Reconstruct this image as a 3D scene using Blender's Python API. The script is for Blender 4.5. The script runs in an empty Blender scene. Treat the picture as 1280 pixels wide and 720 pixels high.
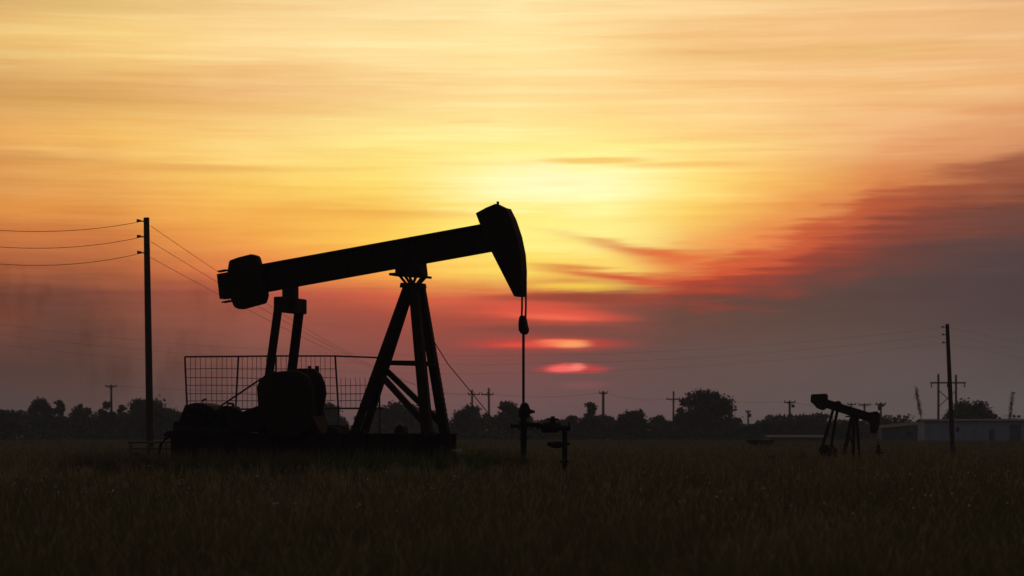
import bpy, math, random
import numpy as np
from mathutils import Vector, Matrix
R = math.radians
S = bpy.context.scene
C = S.collection
random.seed(7); rng = np.random.default_rng(7)

# ------------------------------------------------------------------ camera
F = 2880.0; HZ = 541.0; CX = 640.0; H = 1.6          # focal length and horizon row at 1280 px, eye height
cd = bpy.data.cameras.new('camera'); cam = bpy.data.objects.new('camera', cd); C.objects.link(cam)
cam.location = (0, 0, H); cam.rotation_euler = (R(90), 0, 0)
cd.sensor_width = 36; cd.lens = F / 1280 * 36; cd.shift_y = (HZ - 360) / 1280
cd.clip_start = .5; cd.clip_end = 12000
cd.dof.use_dof = True; cd.dof.focus_distance = 82; cd.dof.aperture_fstop = 1.9
S.camera = cam
vs = S.view_settings; vs.view_transform = 'Standard'; vs.look = 'None'; vs.exposure = 0; vs.gamma = 1; vs.use_curve_mapping = False
S.cycles.volume_bounces = 1; S.cycles.max_bounces = 4

# ------------------------------------------------------------------ world: dusk sky with cloud and smoke banks
SUN_AZ = math.atan((712 - CX) / F); SUN_EL = R(2.0)
W = bpy.data.worlds.new('World'); S.world = W; W.use_nodes = True
nt = W.node_tree; N = nt.nodes; L = nt.links
for n in list(N): N.remove(n)
def lin(c):
    return tuple((v/255/12.92 if v/255 <= .04045 else ((v/255+.055)/1.055)**2.4) for v in c)
def m(op, *a, clamp=False):
    n = N.new('ShaderNodeMath'); n.operation = op; n.use_clamp = clamp
    for i, v in enumerate(a):
        if hasattr(v, 'is_output'): L.new(v, n.inputs[i])
        else: n.inputs[i].default_value = v
    return n.outputs[0]
def mr(v, a, b, c=0., d=1., mode='SMOOTHSTEP'):
    n = N.new('ShaderNodeMapRange'); n.interpolation_type = mode
    L.new(v, n.inputs[0])
    for i, x in enumerate((a, b, c, d)): n.inputs[i+1].default_value = x
    return n.outputs[0]
def mixc(f, a, b, mode='MIX'):
    n = N.new('ShaderNodeMix'); n.data_type = 'RGBA'; n.blend_type = mode; n.clamp_factor = True
    for s, v in ((n.inputs[0], f), (n.inputs[6], a), (n.inputs[7], b)):
        if hasattr(v, 'is_output'): L.new(v, s)
        elif isinstance(v, tuple): s.default_value = (*v, 1)
        else: s.default_value = v
    return n.outputs[2]
tc = N.new('ShaderNodeTexCoord'); sep = N.new('ShaderNodeSeparateXYZ'); L.new(tc.outputs['Generated'], sep.inputs[0])
dx, dy, dz = sep.outputs
az = m('ARCTAN2', dx, dy)                                  # azimuth from the view axis
hyp = m('SQRT', m('ADD', m('MULTIPLY', dx, dx), m('MULTIPLY', dy, dy)))
el = m('ARCTAN2', dz, hyp)
U = m('MULTIPLY', az, F); V = m('MULTIPLY', m('MULTIPLY', el, 1.0), F)   # in arc units: 2880 = one radian
def noise(sx, sy, off, detail=4, rough=.55, dist=0.):
    cb = N.new('ShaderNodeCombineXYZ')
    L.new(m('DIVIDE', U, sx), cb.inputs[0]); L.new(m('DIVIDE', V, sy), cb.inputs[1]); cb.inputs[2].default_value = off
    n = N.new('ShaderNodeTexNoise'); L.new(cb.outputs[0], n.inputs['Vector'])
    n.inputs['Scale'].default_value = 1; n.inputs['Detail'].default_value = detail; n.inputs['Roughness'].default_value = rough
    n.inputs['Distortion'].default_value = dist
    return m('SUBTRACT', n.outputs['Fac'], .5)
n_big = noise(330, 60, 3.1, 3); n_str = noise(210, 8, 9.7, 5, .6); n_mid = noise(120, 26, 5.3, 4)
n_side = noise(260, 90, 14.2, 3)
Vw = m('ADD', V, m('ADD', m('MULTIPLY', n_big, 20), m('ADD', m('MULTIPLY', n_str, 15), m('MULTIPLY', n_mid, 15))))
Uw = m('ADD', U, m('MULTIPLY', n_side, 80))
rows = [0,60,120,180,230,270,300,340,370,400,430,460,500,541]
cols = {
 0:   [(208,164,100),(236,192,112),(212,160,90),(232,168,88),(216,150,82),(222,144,70),(200,116,64),(170,95,60),(116,68,56),(124,72,60),(100,65,60),(84,60,58),(82,65,67),(80,67,71)],
 160: [(232,192,118),(246,206,122),(226,172,98),(246,196,102),(236,170,88),(236,160,76),(218,130,68),(186,102,62),(140,76,60),(130,76,64),(110,70,64),(96,68,64),(94,71,72),(88,71,74)],
 320: [(243,206,128),(250,214,130),(236,184,106),(252,214,116),(248,200,98),(244,176,82),(243,166,78),(230,126,72),(176,86,70),(150,82,72),(134,80,74),(116,76,74),(106,77,80),(98,77,82)],
 480: [(247,214,138),(252,222,138),(246,204,120),(254,232,126),(252,218,106),(248,192,84),(252,200,84),(248,162,74),(206,94,68),(158,76,68),(142,76,72),(126,78,78),(114,80,84),(106,81,86)],
 640: [(253,228,152),(253,228,142),(252,218,130),(255,239,140),(255,242,148),(255,240,118),(255,238,115),(254,222,100),(218,98,68),(178,76,64),(136,72,70),(122,76,78),(116,82,86),(112,86,90)],
 760: [(250,218,140),(252,216,132),(250,208,122),(255,232,126),(255,248,164),(255,242,142),(255,230,118),(250,186,78),(160,74,60),(140,74,66),(112,72,70),(108,76,78),(108,80,84),(108,84,90)],
 860: [(248,210,132),(246,200,120),(250,206,122),(253,214,120),(255,226,118),(252,204,96),(240,156,72),(210,90,62),(108,70,66),(104,72,68),(100,74,74),(98,77,78),(100,80,84),(104,84,88)],
 960: [(245,203,126),(242,192,114),(248,200,120),(250,206,118),(248,188,98),(236,158,84),(214,108,66),(140,74,62),(98,70,66),(95,72,70),(96,76,75),(97,79,80),(97,82,83),(100,85,88)],
 1100:[(240,192,118),(240,188,112),(242,190,112),(240,180,108),(216,136,80),(182,96,68),(118,68,60),(92,68,68),(88,70,70),(88,73,72),(90,75,76),(92,78,80),(94,82,84),(98,86,90)],
 1280:[(230,178,112),(234,184,112),(236,180,108),(228,165,100),(160,92,66),(92,70,68),(82,68,72),(78,66,72),(76,64,70),(76,64,70),(78,68,72),(82,72,76),(88,80,84),(96,88,94)]}
VMAX = 600.
pos = m('DIVIDE', Vw, VMAX, clamp=True)
sky = None; px_ = None
for px, cc in cols.items():
    n = N.new('ShaderNodeValToRGB'); L.new(pos, n.inputs[0]); cr = n.color_ramp; cr.interpolation = 'LINEAR'
    cc = [(r_, g_, b_ - (4 if y >= 400 else 0) + (16 if y < 200 and px > 200 else 6 if y < 200 else 0)) for y, (r_, g_, b_) in zip(rows, cc)]
    st = sorted(((HZ - y)/VMAX, lin(c)) for y, c in zip(rows, cc))
    cr.elements[0].position = st[0][0]; cr.elements[0].color = (*st[0][1], 1)
    cr.elements[1].position = st[-1][0]; cr.elements[1].color = (*st[-1][1], 1)
    for p_, c_ in st[1:-1]:
        e = cr.elements.new(p_); e.color = (*c_, 1)
    if sky is None: sky = n.outputs[0]
    else: sky = mixc(mr(Uw, px_ - CX, px - CX, mode='LINEAR'), sky, n.outputs[0])
    px_ = px
def blob(cx, cy, sx, sy, slope=0., warp=0.6, crisp=0):                # soft ellipse of cloud, 0..1
    a = m('SUBTRACT', U, cx - CX); b = m('ADD', m('SUBTRACT', V, HZ - cy), m('MULTIPLY', a, slope))
    b = m('ADD', b, m('MULTIPLY', n_str, sy*warp*4)); b = m('ADD', b, m('MULTIPLY', n_mid, sy*warp*2))
    a = m('DIVIDE', a, sx); b = m('DIVIDE', b, sy)
    r = m('ADD', m('MULTIPLY', a, a), m('MULTIPLY', b, b))
    if crisp: r = m('POWER', r, crisp)
    return m('EXPONENT', m('MULTIPLY', r, -1))
def lay(s, f, col, k=1.):
    return mixc(m('MULTIPLY', f, k, clamp=True), s, lin(col))
def fcurve(v, a, b, pts):                                    # scalar curve over azimuth
    n = N.new('ShaderNodeValToRGB'); L.new(mr(v, a, b, mode='LINEAR'), n.inputs[0]); cr = n.color_ramp; cr.interpolation = 'EASE'
    pts = [((x-a-CX)/(b-a), y) for x, y in pts]
    cr.elements[0].position = pts[0][0]; cr.elements[0].color = (pts[0][1],)*3+(1,); cr.elements[1].position = pts[-1][0]; cr.elements[1].color = (pts[-1][1],)*3+(1,)
    for x, y in pts[1:-1]: e = cr.elements.new(x); e.color = (y, y, y, 1)
    return n.outputs[0]
n_rag = noise(190, 10, 21.3, 5, .62); n_band = noise(430, 15, 31.7, 4, .6); n_smk = noise(85, 190, 41.2, 4, .6)
edge = m('MULTIPLY', fcurve(U, 0., 1000., [(640,.168),(760,.168),(860,.171),(960,.190),(1040,.215),(1110,.240),(1200,.256),(1290,.266),(1500,.29)]), 1000.)
d = m('SUBTRACT', V, edge); d = m('ADD', d, m('ADD', m('MULTIPLY', n_rag, 80), m('MULTIPLY', n_mid, 44)))
scl = mr(U, 120., 640., 20., 74., 'LINEAR'); dn = m('DIVIDE', d, scl)
def ring(lo, hi, soft): return m('MULTIPLY', mr(dn, lo-soft, lo), mr(dn, hi, hi+soft, 1., 0.))
inx = mr(U, 130., 250.)
# gold glow round the hidden sun, dark smoke, and the red gaps in it
sky = lay(sky, blob(690, 232, 120, 24, 0, .9), (255,253,196), .9)
sky = lay(sky, blob(680, 186, 230, 7, 0, .5), (255,250,155), .65)
sky = lay(sky, blob(745, 202, 70, 4, 0, .5, 2), (243,190,92), .8)
sky = lay(sky, blob(860, 208, 90, 4, 0, .5, 2), (244,186,100), .6)
sky = lay(sky, blob(500, 267, 150, 6, 0, .6), (232,156,72), .45)
sky = lay(sky, blob(60, 132, 190, 16, 0, .5, 1.5), (206,156,88), .5)
sky = lay(sky, blob(300, 140, 200, 9, 0, .5, 1.5), (232,178,104), .5)
sky = lay(sky, blob(30, 205, 120, 9, 0, .5, 1.5), (200,140,78), .5)
sky = lay(sky, blob(240, 215, 110, 5, 0, .5, 1.5), (222,160,84), .5)
sky = lay(sky, blob(80, 20, 200, 12, 0, .5, 1.5), (216,178,110), .5)
sky = lay(sky, blob(1020, 75, 200, 9, 0, .5, 1.5), (226,178,104), .5)
sky = lay(sky, blob(735, 295, 120, 24, 0, .8), (255,240,146), .8)
sky = lay(sky, blob(770, 340, 70, 14, .1, .5), (255,226,116), .8)
sky = lay(sky, blob(815, 317, 95, 6.5, .2, .8, 1.2), (212,100,58), .75)
sky = lay(sky, blob(850, 326, 75, 9, .16, 1., 1.3), (226,100,60), .65)
sky = lay(sky, blob(840, 350, 95, 8, .06, 1., 1.3), (210,72,54), .7)
sky = lay(sky, blob(960, 322, 90, 10, .02, 1., 1.3), (196,84,62), .4)
sky = lay(sky, blob(775, 347, 105, 6, .12, .8, 1.2), (206,72,50), .85)
sky = lay(sky, blob(900, 352, 60, 7, .05, .5, 1.3), (176,62,56), .7)
sky = lay(sky, blob(715, 359, 62, 5, 0, .4, 1.5), (255,214,84), .8)
sky = lay(sky, blob(740, 372, 135, 7, 0, .35, 2), (146,66,52), .85)
sky = lay(sky, blob(660, 381, 80, 5, .02, .4, 1.5), (214,84,66), .7)
sky = lay(sky, blob(692, 394, 88, 9, .05, .4, 1.6), (230,86,70), .92)
sky = lay(sky, blob(690, 397, 50, 4, .05, .4, 1.3), (250,112,82), .6)
sky = lay(sky, blob(705, 412, 120, 6, 0, .35, 2), (126,70,66), .8)
sky = lay(sky, blob(682, 430, 92, 7.5, 0, .3, 1.6), (204,66,60), .92)
sky = lay(sky, blob(700, 429.5, 32, 5.2, 0, .75, 2), (255,128,90), 1.)
sky = lay(sky, blob(716, 431, 20, 4, 0, .6, 1.6), (255,168,104), .8)
sky = lay(sky, blob(655, 431, 34, 3.2, 0, .8, 1.4), (226,80,66), .8)
sky = lay(sky, blob(716, 461, 42, 5.6, 0, .25, 2), (196,66,68), .95)
sky = lay(sky, blob(706, 461, 22, 4.2, 0, .75, 2.2), (255,108,104), 1.)
sky = lay(sky, blob(722, 459.5, 11, 3.6, 0, .6, 1.8), (255,138,118), .9)
sky = lay(sky, blob(742, 462, 16, 2.6, 0, .7, 1.5), (196,68,72), .7)
sky = lay(sky, blob(728, 482, 30, 5, 0, .3, 1.5), (138,84,86), .6)
sky = lay(sky, blob(90, 425, 62, 80, .0, .2), (80,56,52), .6)
sky = lay(sky, blob(140, 300, 45, 60, 0, .2), (170,98,58), .25)
sky = lay(sky, blob(1090, 330, 150, 20, 0, .5, 1.6), (92,68,68), .6)
sky = mixc(m('MULTIPLY', m('MULTIPLY', ring(.8, 1.3, 1.0), inx), .42), sky, mixc(mr(U, 250., 640.), lin((246,150,78)), lin((205,128,84))))
sky = mixc(m('MULTIPLY', m('MULTIPLY', ring(.15, .75, .6), inx), .75), sky, mixc(mr(U, 250., 640.), lin((206,74,48)), lin((138,74,58))))
sky = mixc(m('MULTIPLY', m('MULTIPLY', ring(-.4, .1, .6), inx), .75), sky, mixc(mr(U, 250., 640.), lin((150,60,50)), lin((100,64,58))))
bank = mixc(mr(U, 200., 640.), lin((92,66,60)), lin((74,61,62)))
sky = mixc(m('MULTIPLY', m('MULTIPLY', mr(dn, .2, -1.1), mr(V, 95., 190.)), m('MULTIPLY', inx, .9)), sky, bank)
# smudges of smoke drifting on the left
smk = m('MULTIPLY', m('MULTIPLY', mr(n_smk, .0, .16), mr(U, -420., -260., 1., 0.)), mr(V, 235., 175.))
sky = mixc(m('MULTIPLY', smk, .5), sky, mixc(1., sky, (.62,.53,.50), 'MULTIPLY'))
# broad bands of thicker haze in the high cloud
hib = mr(V, 200., 300.)
sky = mixc(m('MULTIPLY', m('MULTIPLY', mr(n_band, .02, .16), hib), .48), sky, mixc(1., sky, (.94,.83,.70), 'MULTIPLY'))
sky = mixc(m('MULTIPLY', m('MULTIPLY', mr(n_band, -.03, -.16), hib), .7), sky, mixc(1., sky, (1.05,1.12,1.24), 'MULTIPLY'))
# fine horizontal streaks: thinner, denser cloud by turns
stk = m('ADD', m('MULTIPLY', n_str, 2.4), m('MULTIPLY', n_mid, 1.4))
amp = mr(V, 20, 190, .25, .8)
st = m('MULTIPLY', stk, amp)
sky = mixc(m('MULTIPLY', st, -.55, clamp=True), sky, mixc(1., sky, (.90,.76,.64), 'MULTIPLY'))
sky = mixc(m('MULTIPLY', st, .45, clamp=True), sky, mixc(1., sky, (1.16,1.22,1.3), 'MULTIPLY'))
# away from the sunset the sky is dim blue-grey dusk
DUSK = (.060, .056, .066)
side = mr(m('ABSOLUTE', az), R(16), R(75)); up = mr(el, R(14), R(62))
sky = mixc(side, sky, DUSK); sky = mixc(up, sky, (.110, .108, .118))
low = mr(el, R(-3), R(-.3)); sky = mixc(m('SUBTRACT', 1., low), sky, (.03, .028, .03))
nish = N.new('ShaderNodeTexSky'); nish.sky_type = 'NISHITA'; nish.sun_disc = False
nish.sun_elevation = SUN_EL; nish.sun_rotation = SUN_AZ; nish.dust_density = 4
bg1 = N.new('ShaderNodeBackground'); L.new(sky, bg1.inputs[0]); bg1.inputs[1].default_value = 1.04
bg2 = N.new('ShaderNodeBackground'); L.new(nish.outputs[0], bg2.inputs[0]); bg2.inputs[1].default_value = .0008
ad = N.new('ShaderNodeAddShader'); L.new(bg1.outputs[0], ad.inputs[0]); L.new(bg2.outputs[0], ad.inputs[1])
wo = N.new('ShaderNodeOutputWorld'); L.new(ad.outputs[0], wo.inputs[0])

sd = bpy.data.lights.new('sun', 'SUN'); so = bpy.data.objects.new('sun', sd); C.objects.link(so)
sd.energy = .12; sd.angle = R(2.5); sd.color = (1, .45, .25)   # veiled by smoke low on the horizon
v = Vector((math.sin(SUN_AZ)*math.cos(SUN_EL), math.cos(SUN_AZ)*math.cos(SUN_EL), math.sin(SUN_EL)))
so.rotation_euler = v.to_track_quat('Z', 'Y').to_euler()

# ------------------------------------------------------------------ materials
def mat(name, c1, c2=None, scale=3., rough=.8, metal=0., bump=.0, stretch=None, spec=.3, trans=0.):
    M = bpy.data.materials.new(name); M.use_nodes = True; t = M.node_tree; b = t.nodes['Principled BSDF']
    b.inputs['Roughness'].default_value = rough; b.inputs['Metallic'].default_value = metal
    b.inputs['Specular IOR Level'].default_value = spec
    c2 = c2 or tuple(x*.6 for x in c1)
    co = t.nodes.new('ShaderNodeTexCoord'); mp = t.nodes.new('ShaderNodeMapping')
    if stretch: mp.inputs['Scale'].default_value = stretch
    t.links.new(co.outputs['Object'], mp.inputs[0])
    n = t.nodes.new('ShaderNodeTexNoise'); n.inputs['Scale'].default_value = scale; n.inputs['Detail'].default_value = 6
    t.links.new(mp.outputs[0], n.inputs['Vector'])
    r = t.nodes.new('ShaderNodeValToRGB'); r.color_ramp.elements[0].position = .35; r.color_ramp.elements[1].position = .65
    r.color_ramp.elements[0].color = (*c1, 1); r.color_ramp.elements[1].color = (*c2, 1)
    t.links.new(n.outputs['Fac'], r.inputs[0]); t.links.new(r.outputs[0], b.inputs['Base Color'])
    if bump:
        bp = t.nodes.new('ShaderNodeBump'); bp.inputs['Strength'].default_value = bump; bp.inputs['Distance'].default_value = .05
        t.links.new(n.outputs['Fac'], bp.inputs['Height']); t.links.new(bp.outputs[0], b.inputs['Normal'])
    if trans:
        b.inputs['Roughness'].default_value = 1
        tr = t.nodes.new('ShaderNodeBsdfTranslucent'); t.links.new(r.outputs[0], tr.inputs[0])
        mx = t.nodes.new('ShaderNodeMixShader'); mx.inputs[0].default_value = trans
        t.links.new(b.outputs[0], mx.inputs[1]); t.links.new(tr.outputs[0], mx.inputs[2])
        t.links.new(mx.outputs[0], t.nodes['Material Output'].inputs[0])
    return M
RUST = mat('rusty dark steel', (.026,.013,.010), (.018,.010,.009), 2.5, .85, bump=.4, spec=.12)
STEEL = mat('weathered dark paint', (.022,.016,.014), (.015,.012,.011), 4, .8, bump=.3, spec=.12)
CABLE = mat('steel cable', (.05,.045,.04), None, 20, .5)
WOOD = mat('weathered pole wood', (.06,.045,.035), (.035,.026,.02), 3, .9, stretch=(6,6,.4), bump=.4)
IRON = mat('galvanised pipe', (.07,.06,.055), (.04,.03,.028), 6, .6)
CERAM = mat('brown insulator glaze', (.05,.025,.02), None, 8, .25)
CONC = mat('stained concrete', (.07,.06,.05), (.04,.034,.03), 2, .9, bump=.4)
GROUND = mat('dry field soil', (.045,.042,.022), (.052,.037,.024), .06, 1, spec=.1, bump=.2)
GRASS = mat('dry field grass', (.082,.092,.040), (.105,.084,.050), .11, 1, spec=.1, trans=.25)
SEED = mat('dry seed heads', (.24,.20,.12), (.15,.13,.08), .8, 1, spec=.1, trans=.3)
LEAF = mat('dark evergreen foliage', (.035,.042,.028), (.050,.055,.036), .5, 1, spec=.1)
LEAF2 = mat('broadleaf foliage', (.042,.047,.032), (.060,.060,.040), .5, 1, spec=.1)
BARK = mat('grey brown bark', (.07,.055,.045), None, 4, .95)
METALW = mat('pale corrugated cladding', (.24,.26,.31), (.19,.21,.26), .6, .85, spec=.1)
ROOFG = mat('dull sheet roof', (.06,.06,.075), (.045,.045,.06), 1, .95, spec=.08)
ROOFD = mat('dark tar roof', (.04,.04,.045), None, 2, .9)
WALLD = mat('dull grey siding', (.08,.08,.095), (.06,.06,.07), 1, .8)
GLASS = mat('dark window glass', (.02,.02,.025), None, 1, .15)
PETAL = mat('pale petals', (.40,.37,.31), (.32,.29,.24), 5, .8)

# ------------------------------------------------------------------ mesh helpers
def at(px, py, Y): return Vector(((px-CX)/F*Y, Y, H + (HZ-py)/F*Y))
class MB:
    def __init__(s): s.v = []; s.f = []
    def add(s, vs, fs):
        o = len(s.v); s.v += [tuple(x) for x in vs]; s.f += [tuple(i+o for i in f) for f in fs]
    def box(s, a, b):
        x0,y0,z0 = a; x1,y1,z1 = b
        s.add([(x0,y0,z0),(x1,y0,z0),(x1,y1,z0),(x0,y1,z0),(x0,y0,z1),(x1,y0,z1),(x1,y1,z1),(x0,y1,z1)],
              [(0,3,2,1),(4,5,6,7),(0,1,5,4),(1,2,6,5),(2,3,7,6),(3,0,4,7)])
    def bar(s, p, q, w, d=None, w2=None):                  # rectangular bar; w across in the vertical plane, d sideways
        p = Vector(p); q = Vector(q); d = d or w; w2 = w2 or w; t = (q-p).normalized()
        side = Vector((0,1,0)) if abs(t.y) < .8 else Vector((1,0,0))
        u = t.cross(side).normalized(); side = u.cross(t).normalized()
        vs = []
        for c, ww in ((p, w), (q, w2)):
            for a, b in ((-1,-1),(1,-1),(1,1),(-1,1)): vs.append(c + u*a*ww/2 + side*b*d/2)
        s.add(vs, [(0,3,2,1),(4,5,6,7),(0,1,5,4),(1,2,6,5),(2,3,7,6),(3,0,4,7)])
    def tube(s, pts, r, n=8, cap=True):
        pts = [Vector(p) for p in pts]; rr = r if isinstance(r, (list, tuple)) else [r]*len(pts); vs = []; fs = []
        for i, p in enumerate(pts):
            t = (pts[min(i+1,len(pts)-1)] - pts[max(i-1,0)]).normalized()
            a = Vector((0,0,1)) if abs(t.z) < .9 else Vector((1,0,0))
            u = t.cross(a).normalized(); w = t.cross(u)
            for k in range(n):
                an = 2*math.pi*k/n; vs.append(p + (u*math.cos(an) + w*math.sin(an))*rr[i])
        for i in range(len(pts)-1):
            for k in range(n):
                a = i*n+k; b = i*n+(k+1)%n; fs.append((a, b, b+n, a+n))
        if cap: fs += [tuple(range(n))[::-1], tuple(range((len(pts)-1)*n, len(pts)*n))]
        s.add(vs, fs)
    def prism(s, poly, y0, y1):                            # polygon in (x, z), extruded along y
        n = len(poly); vs = [(x,y0,z) for x,z in poly] + [(x,y1,z) for x,z in poly]
        s.add(vs, [tuple(range(n)), tuple(range(n,2*n))[::-1]] + [(i, i+n, (i+1)%n+n, (i+1)%n) for i in range(n)])
    def build(s, name, M, parent=None, smooth=False, bevel=0):
        me = bpy.data.meshes.new(name); me.from_pydata(s.v, [], s.f); me.update(); me.materials.append(M)
        o = bpy.data.objects.new(name, me); C.objects.link(o)
        if parent: o.parent = parent
        if smooth:
            for p in me.polygons: p.use_smooth = True
        if bevel:
            b = o.modifiers.new('bevel', 'BEVEL'); b.width = bevel; b.segments = 2; b.limit_method = 'ANGLE'
        return o
def tag(o, label=None, cat=None, group=None, kind=None):
    if label: o['label'] = label
    if cat: o['category'] = cat
    if group: o['group'] = group
    if kind: o['kind'] = kind
    return o
def empty(name, loc, rz=0.):
    o = bpy.data.objects.new(name, None); C.objects.link(o); o.location = loc; o.rotation_euler = (0,0,rz); return o

# ------------------------------------------------------------------ ground
def ground_sheet():
    xs = np.concatenate([np.linspace(-3000,-120,14), np.linspace(-110,110,111), np.linspace(120,3000,14)])
    ys = np.concatenate([np.linspace(-600,-10,6), np.linspace(0,260,131), np.linspace(280,3200,30)])
    X, Y = np.meshgrid(xs, ys)
    Z = (.06*np.sin(X*.35+Y*.11)*np.sin(Y*.23) + .04*np.sin(X*.9+1.3)*np.sin(Y*.6)) * np.clip(1-np.abs(Y-100)/160, 0, 1)
    v = np.stack([X, Y, Z], -1).reshape(-1, 3); nx = len(xs); ny = len(ys)
    f = [(j*nx+i, j*nx+i+1, (j+1)*nx+i+1, (j+1)*nx+i) for j in range(ny-1) for i in range(nx-1)]
    me = bpy.data.meshes.new('ground'); me.from_pydata(v.tolist(), [], f); me.materials.append(GROUND)
    o = bpy.data.objects.new('ground', me); C.objects.link(o); tag(o, 'flat dark pasture reaching to the horizon', 'ground', kind='structure')
ground_sheet()

# ------------------------------------------------------------------ pumpjacks
class Jack:
    def __init__(s, px, Y, th, label, group):
        s.th = th; s.R = Vector(((px-CX)/F*Y, Y, 0)); s.d = (math.cos(th), math.sin(th)); s.n = (math.sin(th), -math.cos(th))
        s.root = tag(empty('pumpjack', s.R, th), label, 'pumpjack', group)
    def P(s, px, py, n=0.):                                # pixel + sideways offset (towards the camera) -> local point
        k = (px-CX)/F
        bx = s.R.x + n*s.n[0]; by = s.R.y + n*s.n[1]
        t = (k*by - bx)/(s.d[0] - k*s.d[1]); Y = by + t*s.d[1]
        return Vector((t, -n, H + (HZ-py)/F*Y))
    def prism(s, name, poly, n0, n1, M=RUST, parent=None, bevel=.02, build=True, mb=None):
        mb = mb or MB(); c = (n0+n1)/2; q = [s.P(x, y, c) for x, y in poly]
        mb.prism([(p.x, p.z) for p in q], -n1, -n0)
        return mb.build(name, M, parent or s.root, bevel=bevel) if build else mb
    def bar(s, name, a, b, w, d=None, M=RUST, parent=None, w2=None, mb=None, build=True):
        mb = mb or MB(); mb.bar(s.P(*a), s.P(*b), w, d, w2)
        return mb.build(name, M, parent or s.root, bevel=.01) if build else mb
    def gpt(s, px, n, z):                                  # ground-plan point under a pixel column at height z
        p = s.P(px, HZ, n); return Vector((p.x, p.y, z))

J = Jack(515, 80, R(-22), 'large pumpjack with its horsehead raised against the yellow sky', 'pumpjacks in the field')
rt = J.root
# walking beam: web and flanges
mb = J.prism('', [(318,334),(606,282),(616,312),(322,366)], -.08, .08, build=False)
for (a, b) in (((320,333.5),(606,281.5)), ((322,365.4),(613,313))):
    p = J.P(*a); q = J.P(*b); mb.bar(p, q, .07, .42)
for k in range(7):                                         # stiffeners
    t = (k+.5)/7; a = J.P(332+274*t, 333-50*t); b = J.P(338+276*t, 361-50*t); mb.bar(a, b, .04, .38)
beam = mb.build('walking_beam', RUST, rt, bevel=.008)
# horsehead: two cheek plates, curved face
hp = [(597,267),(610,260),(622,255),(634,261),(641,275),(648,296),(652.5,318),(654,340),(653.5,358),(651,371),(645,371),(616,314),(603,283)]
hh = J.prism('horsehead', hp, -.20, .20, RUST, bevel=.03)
mb = MB(); fp = [J.P(x+.6, y) for x, y in hp[3:10]]
for i in range(len(fp)-1): mb.bar(fp[i], fp[i+1], .05, .5)
mb.build('face_plate', RUST, hh)
mb = MB(); mb.tube([J.P(621.5,256,.06), J.P(621.5,252.5,.06), J.P(623,252.5,-.06), J.P(623,256,-.06)], .03, 6); mb.build('lifting_eye', STEEL, hh)
# tail counterweights
tp = [(289,326),(300,322),(316,318),(323,320),(327,334),(334,369),(331,379),(301,387),(295,384),(290,372),(286,345)]
for n0, n1 in ((.10,.52), (-.52,-.10)):
    w = J.prism('tail_weight', tp, n0, n1, RUST, bevel=.07)
mb = J.prism('', [(274,343),(290,340),(296,372),(277.5,374)], -.2, .2, build=False)
mb.bar(J.P(274,339.5), J.P(284,337.5), .05, .3); mb.bar(J.P(279,378), J.P(290,376), .05, .3)
mb.build('tail_bracket', RUST, rt, bevel=.02)
# centre bearing and saddle
sb = J.prism('saddle_bearing', [(498,334),(529,327),(531,344),(526,346),(503,346),(498,343)], -.3, .3, STEEL, bevel=.03)
mb = J.prism('', [(491.5,342),(499,341.5),(532,345),(535,345),(534,348),(529,347.5),(500,345.5),(491.5,345)], -.35, .35, build=False); mb.build('base_plate', STEEL, sb)
for n in (-.22, .22):
  mb = MB()
  for a, b in (((500,345),(508,355)), ((512,346),(515.5,354)), ((520,346),(516.5,354)), ((532,346.5),(524,355)), ((507,346),(513,355)), ((528,346),(521,355))):
    mb.bar(J.P(*a, n), J.P(*b, n), .07, .1)
  mb.build('bearing_stool', STEEL, sb)
# samson post
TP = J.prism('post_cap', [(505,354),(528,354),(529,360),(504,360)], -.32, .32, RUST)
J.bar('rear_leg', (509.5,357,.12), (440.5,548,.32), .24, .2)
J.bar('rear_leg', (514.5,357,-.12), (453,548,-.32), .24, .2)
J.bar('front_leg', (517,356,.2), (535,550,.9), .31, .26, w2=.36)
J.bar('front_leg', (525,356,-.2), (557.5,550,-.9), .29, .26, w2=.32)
for a, b, w in (((486,453.5,.2),(528,454,.5),.17), ((486,453.5,-.2),(541,455,-.5),.17), ((528,454,.5),(545,457,-.5),.13)):
    J.bar('cross_brace', a, b, w, .14)
J.bar('diagonal_brace', (480,473,.22), (528,526,.8), .21, .14)
J.bar('diagonal_brace', (483,463,-.22), (552,530,-.85), .19, .14)
mb = MB()                                                  # ladder up the far front leg
for k in range(26):
    t = k/26; a = J.P(527+29*t, 372+165*t, -.95*t-.3); mb.bar(a + Vector((-.02,-.0,0)), a + Vector((.05,.38,0)), .03, .03)
mb.bar(J.P(527,372,-.62), J.P(556,537,-1.55), .04, .04); lad = mb.build('ladder', STEEL, rt)
mb = MB(); mb.tube([J.P(527,402,-.5), J.P(560,455,-1.8), J.P(588,489,-3.0), J.P(640,553,-5.2)], .018, 5); mb.build('guy_cable', CABLE, rt)
# equaliser and pitmans
mb = J.prism('', [(355.5,350),(370.5,348),(370.5,378),(355.5,378)], -.18, .18, build=False)
mb.tube([J.P(363,378,.3), J.P(363,378,-.3)], .24, 14); mb.build('equaliser_bearing', STEEL, rt, bevel=.01)
c = J.P(363,383); mb = MB(); mb.box((c.x-.17, -.98, c.z-.24), (c.x+.17, .98, c.z+.30)); mb.build('equaliser', RUST, rt, bevel=.05)
for n, x0, x1, pw in ((.98,349,332,.28), (-.98,375.5,360.5,.33)):
    pm = J.bar('pitman_arm', (x0,376,n), (x1,500,n), pw, .14)
    mb = MB(); c = J.P(x1, 500, n); mb.tube([c+Vector((0,-.14,0)), c+Vector((0,.14,0))], .22, 14); mb.build('crank_pin', STEEL, pm)
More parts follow.
